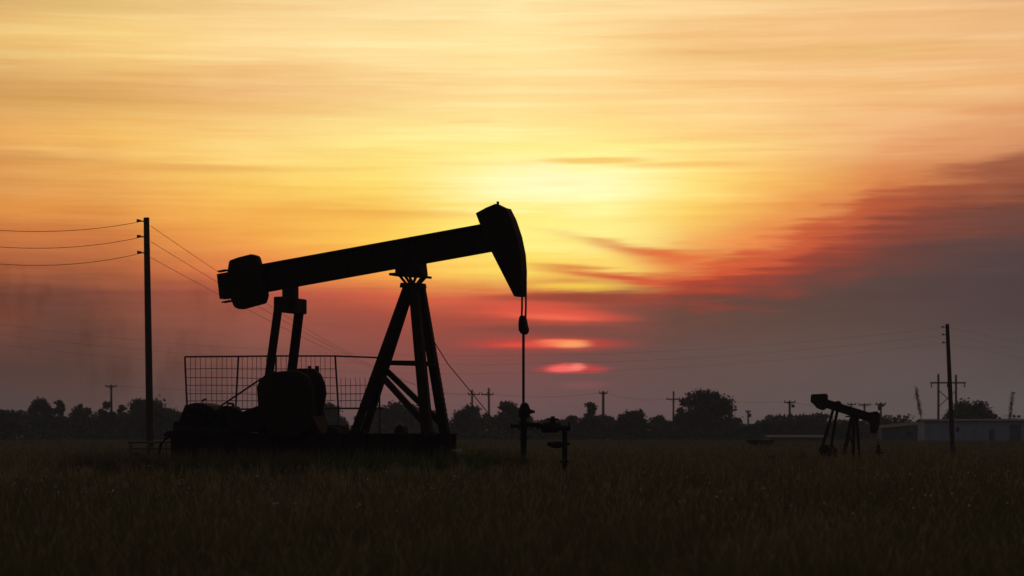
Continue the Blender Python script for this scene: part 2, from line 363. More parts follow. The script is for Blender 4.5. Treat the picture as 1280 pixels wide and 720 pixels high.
# cranks and weights
near_w = [(322,484),(326,474),(334,467),(352,464),(372,463),(386,470),(392,486),(390,510),(386,536),(376,546),(338,546),(331,528),(324,512)]
far_w = [(346,478),(352,467),(364,463),(374,460.5),(393,460.5),(401,468),(406,480),(407.5,492),(404.5,508),(402,528),(405,546),(366,546),(350,500)]
for n, pin, wpoly in ((.82,332,near_w), (-.82,360,far_w)):
    ck = J.prism('crank', [(pin-7,492),(pin+2,487),(pin+42,505),(pin+46,520),(pin+38,532),(pin+28,532),(pin-5,510)], n-.09, n+.09, STEEL)
    for s_ in (-.24, .24):
        cw = MB(); J.prism('', wpoly, n+s_-.13, n+s_+.13, mb=cw, build=False); cw.build('crank_weight', RUST, ck, bevel=.08)
    for bx in ((387, 396.5) if n < 0 else (343,)):
        mb = MB(); mb.tube([J.P(bx, 468, n), J.P(bx, 457.5 if n < 0 else 464, n)], .07, 8); mb.build('weight_bolt', STEEL, ck)
# gearbox and pedestal
gb = J.prism('gearbox', [(344,500),(352,494),(384,494),(390,500),(392,546),(340,546)], -.45, .45, STEEL, bevel=.06)
mb = MB(); c = J.P(371,514); mb.tube([c+Vector((0,-1.0,0)), c+Vector((0,1.0,0))], .14, 14); mb.build('crank_shaft', STEEL, gb)
J.prism('gearbox_pedestal', [(334,526),(398,520),(405,534),(413,548),(413,562),(324,562)], -.5, .5, RUST)
# skid rails and cross members
for n in (.8, -.8):
    a = J.P(214,0,n).x; b = J.P(564 if n > 0 else 570,0,n).x
    z1 = H - .02; mb = MB(); mb.box((a, -n-.13, z1-.98), (b, -n+.13, z1-.92)); mb.box((a, -n-.13, z1-.06), (b, -n+.13, z1)); mb.box((a, -n-.03, z1-.92), (b, -n+.03, z1-.06))
    for k in range(12): xx = a + (b-a)*(k+.5)/12; mb.box((xx-.02, -n-.12, z1-.92), (xx+.02, -n+.12, z1-.06))
    mb.build('skid_rail', RUST, rt)
for px in (235, 285, 330, 400, 450, 500, 550):
    x = J.P(px, 0).x; mb = MB(); mb.box((x-.1, -.67, H-.95), (x+.1, .67, H-.1)); mb.build('cross_member', RUST, rt)
a = J.P(206,0).x; b = J.P(572,0).x
mb = MB(); mb.box((a, -1.25, -.2), (b, 1.1, .6)); mb.build('concrete_base', CONC, rt, bevel=.05)
J.prism('end_block', [(563,563),(568,561.5),(575,563.5),(579,568),(579.5,612),(563,612)], -.7, .3, CONC, bevel=.06)
# engine, belt guard, controls
en = J.prism('engine', [(236,535),(235,520),(238,510),(244,505.5),(252,503.5),(262,504.5),(271,507.5),(277,514),(280,524),(281,535)], -.55, .5, STEEL, bevel=.06)
mb = MB(); mb.tube([J.P(253,506,.1), J.P(253,501,.1), J.P(256,499,.1), J.P(258,499.5,.1)], .035, 6)
mb.build('oil_filler', STEEL, en); mb = MB()
for k in range(9): x = 239+k*4.6; mb.bar(J.P(x,534,.53), J.P(x+.5,512,.53), .05, .06)
mb.bar(J.P(238,523,.52), J.P(277,523,.52), .05, .05); mb.build('cooling_fins', STEEL, en)
mb = MB(); mb.tube([J.P(238,514,.5), J.P(233,508,.5), J.P(231,512,.5)], .06, 7); mb.build('exhaust_pipe', STEEL, en)
J.bar('engine_strut', (234,507,.3), (220,543,.3), .13, .1)
J.prism('belt_guard', [(284,511),(289,508),(297,510),(303,515),(342,500),(346,512),(344,530),(322,540),(290,540),(284,528)], .56, .74, STEEL, bevel=.03)
J.prism('control_box', [(277,509),(286,507),(291,509),(296,508),(299,513),(297,541),(277,541)], -.3, .1, STEEL, bevel=.02)
J.prism('engine_deck', [(215,545),(219,539),(228,538),(230,534),(284,534),(286,538),(296,538),(297,533),(307,533),(309,539),(334,541),(334,545.5)], -.7, .65, STEEL, bevel=.03)
J.prism('starter_box', [(414,531.5),(431,531.5),(431,546),(414,546)], -.3, .4, STEEL, bevel=.03)
J.prism('junction_box', [(495,541.5),(497,534),(502,530.5),(506,533),(508,541.5)], -.2, .2, STEEL, bevel=.02)
J.bar('brake_lever', (276,507.5,.95), (327,473,.95), .055, .055, STEEL)
mb = MB(); mb.tube([J.P(283,511,.5), J.P(285,504,.5), J.P(291,505,.5), J.P(293,513,.5)], .05, 7); mb.build('air_hose', STEEL, rt)
mb = MB(); mb.tube([J.P(306,529,.2), J.P(306,520,.2)], .05, 8); mb.tube([J.P(302.5,519.5,.2), J.P(309.5,519.5,.2)], .04, 8); mb.tube([J.P(306,529,.2), J.P(306,531,.2)], .12, 10); mb.build('fuel_valve', STEEL, rt)
J.prism('battery_box', [(221,537),(222,527),(231,526),(232,537)], -.1, .5, STEEL, bevel=.03)
mb = MB(); mb.tube([J.P(214,545,.6), J.P(207,548,.6), J.P(201,556,.6), J.P(198,572,.6)], .06, 8); mb.build('fuel_pipe', STEEL, rt)
J.prism('bearing_cover', [(408,546),(410,538),(416,534),(424,535),(428,546)], .45, .75, STEEL, bevel=.03)
J.prism('foot_bracket', [(436,546),(438,538),(456,538),(460,546)], .2, .45, RUST); J.prism('foot_bracket', [(526,546),(529,537),(541,537),(545,546)], .75, 1.05, RUST)
# bridle, carrier bar, polished rod
hx = J.P(653.5, 371)
mb = MB()
for px, n in ((652.6,.1),(657.4,-.1)):
    mb.tube([J.P(px,350 if n < 0 else 369,n), J.P(px-.1,385,n), J.P(px-.6,400,n)], .034, 6)
mb.build('bridle_cables', CABLE, rt)
mb = J.prism('', [(650.5,397),(652,394.5),(656,394.5),(657.5,401),(658.5,407),(660,412),(659,416),(656,418.5),(652.5,417),(650,413),(649.5,405)], -.14, .14, build=False)
mb.build('carrier_bar', STEEL, rt, bevel=.02)
mb = MB(); mb.tube([J.P(654.3,416), J.P(654.3,507)], .05, 8); mb.build('polished_rod', CABLE, rt, smooth=False)

# wellhead under the horsehead
wp = J.R + Vector((hx.x*J.d[0], hx.x*J.d[1], 0)); WY = wp.y; wx = lambda px: (px-CX)/F*WY; wz = lambda py: H+(HZ-py)/F*WY
wh = tag(empty('wellhead', (wx(654.5), WY, 0)), 'wellhead pipework with side flow line under the pumpjack rod', 'wellhead')
def wpt(px, py, y=0.): return Vector((wx(px)-wx(654.5), y, wz(py)))
mb = MB(); mb.tube([(0,0,-.1), wpt(654.5,577), wpt(654.5,576.9), wpt(654.5,540), wpt(654.5,508)], [.12,.12,.10,.11,.10], 12)
for py, r in ((575,.17),(548,.16),(536,.19),(528,.17)): mb.tube([wpt(654.5,py+1), wpt(654.5,py-1)], r, 14)
mb.build('casing', STEEL, wh)
mb = MB(); mb.tube([wpt(655,522), wpt(655,518), wpt(656,512), wpt(655.5,506), wpt(655,503.5)], [.17,.2,.2,.14,.08], 12); mb.tube([wpt(656,519,-.05), wpt(664,515,-.05), wpt(668.5,514.5,-.05)], [.06,.045,.05], 8)
mb.tube([wpt(664,517), wpt(664,512)], .05, 8); mb.build('stuffing_box', STEEL, wh)
mb = MB(); mb.tube([wpt(654,532.5), wpt(638.5,532.5)], .055, 8); mb.tube([wpt(640,532.5), wpt(638.5,532.5)], .09, 8); mb.build('bleed_line', STEEL, wh)
mb = MB(); mb.tube([wpt(654,530.5), wpt(668,531), wpt(690,535), wpt(713,535.5)], .085, 10)
for px in (664,672,684,700,711): mb.tube([wpt(px-.9,532.5), wpt(px+.9,532.5)], .14, 12)
mb.build('flow_line', STEEL, wh)
vb = MB(); vb.tube([wpt(676,533.5), wpt(680,534), wpt(697,534.5), wpt(700,535)], [.1,.19,.17,.1], 12); vb.tube([wpt(680,534), wpt(680,541)], [.12,.05], 8)
vbo = vb.build('gate_valve', STEEL, wh)
mb = MB(); mb.tube([wpt(691,533), wpt(691,524)], [.14,.08], 8)
cc = wpt(691,524); pts = [cc+Vector((math.cos(a)*.17, math.sin(a)*.17, 0)) for a in np.linspace(0, 2*math.pi, 17)]; mb.tube(pts, .035, 6, False); mb.tube([cc+Vector((0,0,-.03)), cc+Vector((0,0,.1))], .07, 8)
mb.build('hand_wheel', STEEL, vbo)
mb = MB(); mb.tube([(wpt(706,0).x,0,-.1), wpt(706,577), wpt(706,534)], .09, 10); mb.tube([wpt(706,578.5), wpt(706,575.5)], .15, 12); mb.build('riser_pipe', STEEL, wh)
mb = MB(); mb.tube([wpt(706,555.5), wpt(697,556), wpt(690,556), wpt(684,554.5)], [.07,.13,.1,.06], 10); mb.tube([wpt(706,554.5), wpt(712,554.5)], .05, 8); mb.build('lower_valve', STEEL, wh)

# smaller pumpjack to the right
K = Jack(1068, 128, R(-20), 'small pumpjack with its beam tilted down to the right in the far field', 'pumpjacks in the field')
mb = K.prism('', [(1035,500.2),(1088,516.5),(1082,525),(1031,509)], -.05, .05, build=False)
for a, b in (((1035,500),(1088,516.5)),((1031,509),(1081,525))): mb.bar(K.P(*a), K.P(*b), .04, .26)
mb.build('walking_beam', RUST, K.root)
for n0, n1 in ((.06,.32),(-.32,-.06)):
    K.prism('tail_weight', [(1014,494.5),(1015,492.8),(1033,492),(1034.5,494),(1035,505),(1032,511.5),(1028,513),(1021,510),(1018,506),(1013.5,502.5)], n0, n1, RUST, bevel=.04)
K.prism('horsehead', [(1086,515.5),(1096,514),(1099.5,517),(1100,526),(1098,535),(1096,541.5),(1088.5,541.5),(1088,530),(1086,527),(1080,524)], -.12, .12, RUST)
K.prism('equaliser', [(1044,507),(1045,502),(1049,501),(1051,504),(1050,510)], -.25, .25, STEEL)
K.prism('beam_bearing', [(1060,508),(1072,511),(1073,519),(1062,519)], -.2, .2, STEEL)
K.prism('post_cap', [(1063,517),(1074,517),(1073,527),(1064,527)], -.16, .16, RUST)
K.bar('platform', (1058,520.5), (1064,520.5), .08, .5, STEEL)
K.bar('rear_leg', (1064.5,522,.05), (1055.5,568,.15), .17, .16, w2=.22)
K.bar('front_leg', (1067.5,522,.1), (1066.5,574,.45), .17, .14)
K.bar('front_leg', (1071,522,-.1), (1074.5,574,-.45), .13, .14)
K.bar('diagonal_brace', (1061,541,.1), (1067,560,.3), .09, .08)
for n, x0, x1, yb in ((.5,1042.5,1027,562),(-.5,1047.5,1039,558)):
    K.bar('pitman_arm', (x0,508,n), (x1,yb,n), .15, .1)
K.bar('pitman_tie', (1036,531.5,.5), (1044,531.5,-.5), .06, .06, STEEL)
for n, dxp in ((.42,-7),(-.42,0)):
    ck = K.prism('crank', [(1033+dxp,562),(1038+dxp,558),(1045+dxp,568),(1040+dxp,572)], n-.05, n+.05, STEEL)
    K.prism('crank_weight', [(1030+dxp,563),(1034+dxp,557),(1041+dxp,555.5),(1046+dxp,562),(1046.5+dxp,570),(1042+dxp,575),(1032+dxp,574)], n+.06, n+.3, RUST, ck)
K.prism('gearbox', [(1029,563),(1040,562),(1044,577),(1026,577)], -.3, .3, STEEL)
a = K.P(1016,0).x; b = K.P(1084,0).x; mb = MB(); mb.box((a,-.5,-.1),(b,.5,.16)); mb.build('skid', RUST, K.root)
mb = MB(); mb.tube([K.P(1098,540), K.P(1098,560)], .022, 6); mb.build('polished_rod', CABLE, K.root)
c = K.P(1098,0); o_ = K.R + Vector((c.x*K.d[0], c.x*K.d[1], 0))
w2 = tag(empty('wellhead', o_), 'short wellhead pipe under the small far pumpjack', 'wellhead')
mb = MB(); mb.tube([(0,0,-.1),(0,0,.95)], [.09,.08], 10); mb.tube([(0,0,.6),(0,0,.68)], .16, 12); mb.build('casing', STEEL, w2)
mb = MB(); mb.tube([(-.2,0,.5),(.25,0,.5)], .05, 8); mb.build('flow_line', STEEL, w2)

# ------------------------------------------------------------------ wire guard fence round the pumpjack
FY = 86.; gf = tag(empty('guard_fence', (at(350,0,FY).x, FY, 0)), 'wire mesh guard panels standing behind the large pumpjack', 'fence')
gx = at(350,0,FY).x
def g(px, py, dy=0.): p = at(px, py, FY); return Vector((p.x-gx, dy, p.z))
for x0, x1, yt in ((231,234,446),(298,294.5,446),(345,345,446),(419,423,446),(474,474.5,470),(232,219,505)):
    mb = MB(); mb.tube([Vector((g(x1,590).x,0,-.1)), g(x1,512), g(x0,yt)], .036 if yt < 500 else .05, 8)
    if yt < 500: mb.build('fence_post', IRON, gf)
mb = MB(); mb.tube([g(231,446), g(297,445.5), g(345,445), g(419,445), g(486,447.5)], .036, 6); mb.build('top_rail', IRON, gf)
mb = MB(); mb.tube([g(234,511.5), g(295,511.5), g(423,510.5), g(480,510.5)], .04, 6); mb.build('bottom_rail', IRON, gf)
for x0, x1, yt in ((232,297,446),(297,345,446),(346,419,446),(421,474,472)):
    mb = MB(); nn = max(2, round((x1-x0)/6.2))
    for k in range(1, nn):
        x = x0+(x1-x0)*k/nn + random.uniform(-.4,.4); mb.tube([g(x, 511.5), g(x+random.uniform(-.5,.5), 480), g(x+random.uniform(-.8,.3), yt)], .0095, 4)
    for y in (461,472,482,492,501):
        if y > yt: mb.tube([g(x0, y+random.uniform(-.5,.5)), g((x0+x1)/2, y+random.uniform(-.6,.9)), g(x1, y+random.uniform(-.5,.5))], .012, 4)
    mb.build('mesh_panel', IRON, gf)

# low pipe rail left of the pumpjack
RY = 92.; pr = tag(empty('pipe_rail', (at(186,0,RY).x, RY, 0)), 'low pipe rail left of the large pumpjack near the tall pole', 'rail'); rx = at(186,0,RY).x
for px in (164,186,208):
    mb = MB(); p = at(px,552.5,RY); mb.tube([(p.x-rx,0,-.1),(p.x-rx,0,p.z)], .035, 8); mb.build('rail_post', IRON, pr)
for py in (553,561):
    mb = MB(); a = at(160,py,RY); b = at(214,py-.5,RY); mb.tube([(a.x-rx,0,a.z),(b.x-rx,0,b.z)], .04, 8); mb.build('rail_pipe', IRON, pr)

# ------------------------------------------------------------------ utility poles
def pole(pxb, pxt, yt, Y, wpx, label, arms=(), pins=(), side=-1, group='utility poles', gear=None, rz=0., base=0.):
    """arms: (row, left px, right px); pins: rows of side insulators"""
    b = at(pxb, 0, Y); t = at(pxt, yt, Y); r = wpx/F*Y/2
    root = tag(empty('utility_pole', (b.x, Y, base)), label, 'utility pole', group)
    top = Vector((t.x-b.x, 0, t.z-base)); mb = MB(); mb.tube([(0,0,-.3), top*.5, top], [r*1.12, r, r*.85], 12); mb.build('shaft', WOOD, root)
    for (row, l, rr) in arms:
        pl = at(l, row, Y); p2 = at(rr, row, Y); mb = MB()
        mb.bar((pl.x-b.x, -r, pl.z-base), (p2.x-b.x, -r, p2.z-base), .28, .16)
        ao = mb.build('crossarm', WOOD, root)
        for k in (0.04, .5, .96):
            x = pl.x-b.x + (p2.x-pl.x)*k; mb = MB(); z = pl.z-base+.1
            mb.tube([(x,-r,z),(x,-r,z+.22),(x,-r,z+.36)], [.07,.12,.07], 7); mb.build('insulator', CERAM, ao)
        mb = MB()
        hw = (p2.x-pl.x)*.28
        for s_ in (-1,1): mb.bar((top.x + s_*hw*.9, -r-.05, pl.z-base-.1), (top.x, -r-.05, pl.z-base-.1-abs(hw)*.8), .08, .05)
        mb.build('arm_brace', IRON, root)
    for row in pins:
        q_ = .6 if wpx < 7 else 1.; f = (row-yt)/(HZ-yt); p = at(pxt+(pxb-pxt)*f*.9, row, Y); x = p.x-b.x; z = p.z-base; mb = MB()
        mb.bar((x,0,z), (x+side*(r+.20*q_),0,z), .07*q_, .07*q_); mb.tube([(x+side*(r+.12*q_),0,z+.02),(x+side*(r+.34*q_),0,z+.03),(x+side*(r+.36*q_),0,z+.03)], [.06*q_,.10*q_,.06*q_], 8); mb.build('insulator', CERAM, root)
    if gear:
        for (gx0, gy0, gx1, gy1) in gear:
            p = at(gx0, gy0, Y); q = at(gx1, gy1, Y); mb = MB(); x = (p.x+q.x)/2-b.x
            mb.tube([(x,-r,q.z-base),(x,-r,q.z-base+.05),(x,-r,p.z-base-.05),(x,-r,p.z-base)], [abs(q.x-p.x)*.35]+[abs(q.x-p.x)*.5]*2+[abs(q.x-p.x)*.3], 12); mb.build('transformer', STEEL, root)
    return root
LP = 130.; RP = 142.
pole(188, 183, 272, LP, 8.6, 'tall bare pole with three side insulators left of the pumpjack', pins=(276.5,296,316))
pole(1191.5, 1184, 405, RP, 5.6, 'slightly leaning wooden pole in front of the pale warehouse', pins=(409,418.5,428.5))
pole(139.5, 139, 481, 520, 3, 'small pole with short crossarm above the left tree line', arms=((483,132,146),))
DY = 500.
HFr = [(590,487),(611,485)]
pole(590.5, 590, 487, 515, 2.6, 'left one of two linked poles behind and right of pumpjack leg', arms=((493,585,600),))
pole(611.5, 611, 485, 515, 2.8, 'right one of two linked poles behind and right of pumpjack leg', arms=((493,601.5,617),))
pole(754, 754, 489, 500, 3.4, 'small pole with narrow crossarm right of the wellhead', arms=((491.5,749,759.5),))
pole(841.5, 842, 489, 520, 2.4, 'thin pole with wide crossarm just left of the big round tree', arms=((499,833,850),))
pole(861, 860.5, 490, 540, 2.8, 'pole mostly hidden inside the left side of the big round tree', arms=((493,856,868),))
pole(935.5, 935, 512.5, 520, 2.4, 'short pole with side transformer right of the big round tree', arms=((515,932,938),), gear=((936,517,939,521.5),))
pole(987.5, 987, 501, 470, 3, 'pole with crossarm and transformer left of the small pumpjack', arms=((503,980,994),), gear=((989,505.5,993,509.5),))
pole(1064.5, 1064, 504.5, 560, 2, 'faint pole rising behind the beam of the small pumpjack', arms=((505.5,1059,1070),))
pole(1081, 1080.5, 504.5, 540, 2.6, 'pole rising behind the horsehead of the small pumpjack', arms=((506,1073,1088),))
pole(1101.5, 1101, 503, 450, 2.8, 'pole with bushy crossarm right of the small pumpjack', arms=((505.5,1094.5,1107),(507.5,1097,1105)), gear=((1097,508,1100,513),))
# braced two-legged pole structure on the right
def hframe():
    Y = 520.; b = at(1184,0,Y); root = tag(empty('transmission_frame', (b.x, Y, 0)), 'two-legged power line frame with crossarm and X brace behind the warehouse', 'power pylon')
    q = lambda px, py, y=0.: Vector((at(px,py,Y).x-b.x, y, at(px,py,Y).z))
    for px, py in ((1173,467.5),(1195,468.5)):
        mb = MB(); mb.tube([(q(px,0).x,0,-.3), q(px,py)], [.3,.24], 10); mb.build('leg', WOOD, root)
    mb = MB(); mb.bar(q(1162.5,478.5,-.3), q(1207,478.5,-.3), .36, .2); mb.build('crossarm', WOOD, root)
    mb = MB(); mb.bar(q(1173,488,-.3), q(1195,508,-.3), .18, .12); mb.bar(q(1195,488,-.5), q(1173,508,-.5), .18, .12); mb.build('cross_brace', WOOD, root)
    for px in (1164,1184,1205.5):
        mb = MB(); mb.tube([q(px,479,-.3), q(px,481,-.3), q(px,484.5,-.3)], [.06,.14,.14], 8); mb.build('insulator', CERAM, root)
hframe()
# slender leaning saplings, seen against the sky above the roofs
def sapling(px0, py0, px1, py1, label, sd_):
    rs = random.Random(sd_); Y = 455.; b = at(px0,0,Y); t = at(px1,py1,Y); root = tag(empty('bare_sapling', (b.x, Y, 0)), label, 'sapling')
    top = Vector((t.x-b.x,0,t.z)); mb = MB(); mb.tube([(0,0,-.2), top*.5+Vector((.1,0,0)), top*.95], [.1,.07,.03], 6); mb.build('trunk', BARK, root)
    mb = MB()
    for k in range(46):
        f = rs.uniform(.42,.97); p = top*f; l = rs.uniform(.5,1.2); sx = rs.choice((-1,1))
        mb.tube([p, p+Vector((sx*l*.30, rs.uniform(-.3,.3), l*.8))], [.03,.012], 4)
    for k in range(300):
        f = rs.uniform(.5,1.04); p = top*f + Vector((rs.gauss(0,.22), rs.gauss(0,.22), 0)); u = Vector((rs.gauss(0,1),rs.gauss(0,1),rs.gauss(0,1))).normalized()*.1; w = u.orthogonal().normalized()*.07
        mb.add([p-u-w, p+u-w, p+u+w, p-u+w], [(0,1,2,3)])
    mb.build('crown', LEAF2, root)
sapling(1156,545,1145,486,'thin sapling leaning left beside the warehouse gable', 3)
sapling(1259,545,1266,492,'thin sapling leaning right above the warehouse roof', 4)

# ------------------------------------------------------------------ wires
def wire(a, b, sag, label, r, group, n=40):
    mb = MB(); o0 = (a+b)/2; pts = []
    for i in range(n+1):
        t = i/n; p = a.lerp(b, t); p.z -= 4*sag*t*(1-t); pts.append(p-o0)
    mb.tube(pts, r, 5); o = mb.build('power_wire', CABLE); o.location = o0; return tag(o, label, 'wire', group)
names = ('top', 'middle', 'bottom')
for i, row in enumerate((276.5,296,316)):
    a = at(178.5, row, LP)
    wire(at(-106, row-2, 112), a, .58+.06*i, names[i]+' wire running left from the tall pole', .015, 'wires left of the tall pole')
    a = at(188.5, row+6, LP)
    b = at((586,601,616)[i], 492.5, 515.)
    wire(a, b, 2.9, names[i]+' wire sloping from tall pole down behind the tail weight', .014, 'wires right of the tall pole', 70)
for i, row in enumerate((409,418.5,428.5)):
    a = at(1183, row, RP); b = at(-260, 364+13*i, 150)
    wire(b, a, 2.85, names[i]+' wire crossing the sky leftwards from the leaning pole', .0036, 'wires left of the leaning pole', 60)
    wire(a, at(1700, row+52, 230), 1.2, names[i]+' wire leaving the leaning pole to the right', .004, 'wires right of the leaning pole')
pole(-108, -107, 270, 112, 8, 'wooden pole outside the frame left of the tall pole', pins=(276,296,316), side=1)
pole(-262, -262, 362, 150, 6, 'wooden pole outside the frame carrying wires on the left', pins=(368,381,394), side=1)
far = [('small left pole to the linked poles',(139,482,520),(590,492,515)), ('linked poles to the pole right of the wellhead',(611,492,515),(754,490.5,500)),
       ('pole right of the wellhead to the round tree pole',(754,490.5,500),(842,498,520)), ('round tree pole to the transformer pole',(860.5,492.5,540),(987,502,470)),
       ('transformer pole to the pole right of the small pumpjack',(987,502,470),(1101,504.5,450))]
for lb, p, q in far: wire(at(*p), at(*q), .9, 'far wire from '+lb, .022, 'far wires over the tree line', 24)

# ------------------------------------------------------------------ trees
def quads(P, Nrm, size, name, M, parent):
    """many small leaf faces from numpy arrays"""
    n = len(P); a = rng.normal(size=(n,3)); u = np.cross(Nrm, a); u /= np.linalg.norm(u,axis=1)[:,None]+1e-9; w = np.cross(Nrm, u); w /= np.linalg.norm(w,axis=1)[:,None]+1e-9
    s = size[:,None]
    V4 = np.stack([P-u*s-w*s*.25, P+u*s*.1-w*s*.8, P+u*s+w*s*.2, P-u*s*.1+w*s*.8], 1).reshape(-1,3)
    me = bpy.data.meshes.new(name); me.vertices.add(4*n); me.vertices.foreach_set('co', V4.ravel().astype(np.float32))
    me.loops.add(4*n); me.loops.foreach_set('vertex_index', np.arange(4*n, dtype=np.int32))
    me.polygons.add(n); me.polygons.foreach_set('loop_start', np.arange(0,4*n,4,dtype=np.int32)); me.polygons.foreach_set('loop_total', np.full(n,4,dtype=np.int32))
    me.update(calc_edges=True); me.validate(); me.materials.append(M); o = bpy.data.objects.new(name, me); C.objects.link(o)
    if parent: o.parent = parent
    return o
def tree(px, top, wpx, Y, label, M=LEAF, low=.15, spiky=0., lobes=9, dens=1., seed=0):
    global rng
    rng = np.random.default_rng(seed*13+5); b = at(px,0,Y); Hh = at(px,top,Y).z; Wd = wpx/F*Y
    root = tag(empty('tree', (b.x, Y, 0)), label, 'tree', 'trees along the horizon')
    mb = MB(); mb.tube([(0,0,-.3),(.1,0,Hh*.35),(.0,.1,Hh*.8)], [.04*Hh+.05,.03*Hh,.03], 8)
    cen = []; rad = []
    for k in range(lobes):
        f = (k+.5)/lobes; z = Hh*(low + (1-low)*(.25+.62*rng.random())); wz_ = math.sqrt(max(.1, 1-((z/Hh-.5)/.55)**2))
        x = rng.uniform(-.36,.36)*Wd*wz_; y = rng.uniform(-.3,.3)*Wd*wz_; rr = Wd*rng.uniform(.10,.21)
        if z+rr*.8 > Hh: z = Hh-rr*.8
        cen.append((x,y,z)); rad.append(rr)
    cen.append((rng.uniform(-.1,.1)*Wd,0,Hh-Wd*.18)); rad.append(Wd*.2)
    cen.append((-.3*Wd,0,Hh*.5)); rad.append(Wd*.2); cen.append((.3*Wd,0,Hh*.5)); rad.append(Wd*.2); cen.append((0,0,Hh*.45)); rad.append(Wd*.28)
    for c_ in cen: mb.tube([(0,0,Hh*.25),(c_[0]*.5,c_[1]*.5,(Hh*.25+c_[2])/2),c_], [.018*Hh,.012*Hh,.02], 5)
    mb.build('trunk', BARK, root)
    PP = []; NN = []
    for c_, r_ in zip(cen, rad):
        n = int(170*dens*(r_/1.2)**2)+50; d = rng.normal(size=(n,3)); d /= np.linalg.norm(d,axis=1)[:,None]
        rr = r_*(1 - .45*rng.random(n)**1.6)*(1+.24*rng.normal(size=n)+spiky*(rng.random(n)>.93)); p = np.array(c_)+d*rr[:,None]*np.array([1,1,.85])
        PP.append(p); NN.append(d+rng.normal(size=(n,3))*.7)
    n = int(260*dens)                                       # skirts down to the ground
    p = np.stack([rng.normal(size=n)*Wd*.26, rng.normal(size=n)*Wd*.2, rng.random(n)*Hh*.5], 1); PP.append(p); NN.append(rng.normal(size=(n,3)))
    P_ = np.concatenate(PP); N_ = np.concatenate(NN); ok = P_[:,2] > .1; P_ = P_[ok]; N_ = N_[ok]
    quads(P_, N_, rng.uniform(.16,.40,len(P_))*(Y/450), 'crown', M, root)
T = [(8,514,44,'low rounded tree at the left end of the tree line',LEAF),(53,498.5,38,'tall lumpy tree, first high crown from the left',LEAF),
 (73,500.5,22,'narrow tree leaning on the right side of the first tall crown',LEAF2),(98,509,36,'flat topped tree left of the small crossarm pole',LEAF),
 (101,506,12,'small pointed treetop left of the small crossarm pole',LEAF2),(132,502,26,'pointed tree at the foot of the small crossarm pole',LEAF),
 (152,506,20,'small round tree right of the small crossarm pole',LEAF2),(190,499.5,62,'wide round tree directly behind the tall bare pole',LEAF),
 (225,517,24,'low tree between tall pole and guard fence',LEAF),(266,524,40,'low tree behind the pumpjack engine',LEAF2),
 (412,505,44,'tree seen through the mesh right of the crank',LEAF2),(494,503,68,'broad pointed tree framed by the pumpjack legs',LEAF),
 (452,520,26,'low tree left of the pumpjack legs',LEAF),(540,513,34,'small tree behind the front pumpjack leg',LEAF2),(585,506.5,46,'dense block-shaped tree under the linked poles',LEAF),
 (640,501,50,'tree with ragged top behind the wellhead',LEAF2),(684,524,40,'low tree behind the flow line valve',LEAF),(715,519,30,'low tree right of the wellhead riser',LEAF),
 (735,502.5,26,'spiky open tree left of the narrow crossarm pole',LEAF2),(760,521,28,'low tree at the foot of the narrow crossarm pole',LEAF),
 (790,513,42,'round topped tree midway between narrow pole and big tree',LEAF),(828,520,38,'low flat tree left of the big round tree',LEAF2),
 (858,497,32,'small crown joined to the left of the big round tree',LEAF),(885,487.5,66,'largest tree, big round open crown right of centre',LEAF2),
 (915,523,36,'low shrubby tree at the right foot of the big round tree',LEAF),(958,524,40,'low rounded tree left of the transformer pole',LEAF),(996,526,30,'low tree right of the transformer pole',LEAF2),
 (1020,521,30,'rounded tree behind the tail of the small pumpjack',LEAF),(1055,526,34,'low tree behind the legs of the small pumpjack',LEAF),
 (1128,527,30,'low tree behind the dark shed roof',LEAF2),(1212,502,68,'wide dome shaped tree behind the pale warehouse',LEAF)]
for i, (px, top, wpx, lb, M) in enumerate(T):
    Y = 430 + (i*37 % 60)
    big = 'largest' in lb
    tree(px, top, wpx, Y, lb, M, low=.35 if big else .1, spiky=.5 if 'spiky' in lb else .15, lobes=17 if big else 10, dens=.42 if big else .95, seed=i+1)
# undergrowth mass along the far edge of the field
rng = np.random.default_rng(99); n = 80000
X = rng.uniform(-135,135,n); Yv = rng.uniform(452,500,n)
hgt = 2.9 + 1.3*np.exp(-((X+92)/28)**2) + .6*np.sin(X*.11+1) + .8*np.sin(X*.31+2.2) + .5*np.sin(X*.83) + .3*np.sin(X*2.1); hgt = np.clip(hgt, 1.6, 5.0)
P_ = np.stack([X, Yv, rng.random(n)**.8*hgt*1.25], 1)
tag(quads(P_, rng.normal(size=(n,3)), rng.uniform(.18,.42,n), 'far_scrub', LEAF, None), 'dark scrub and low wood filling the far field edge', 'scrub', kind='stuff')

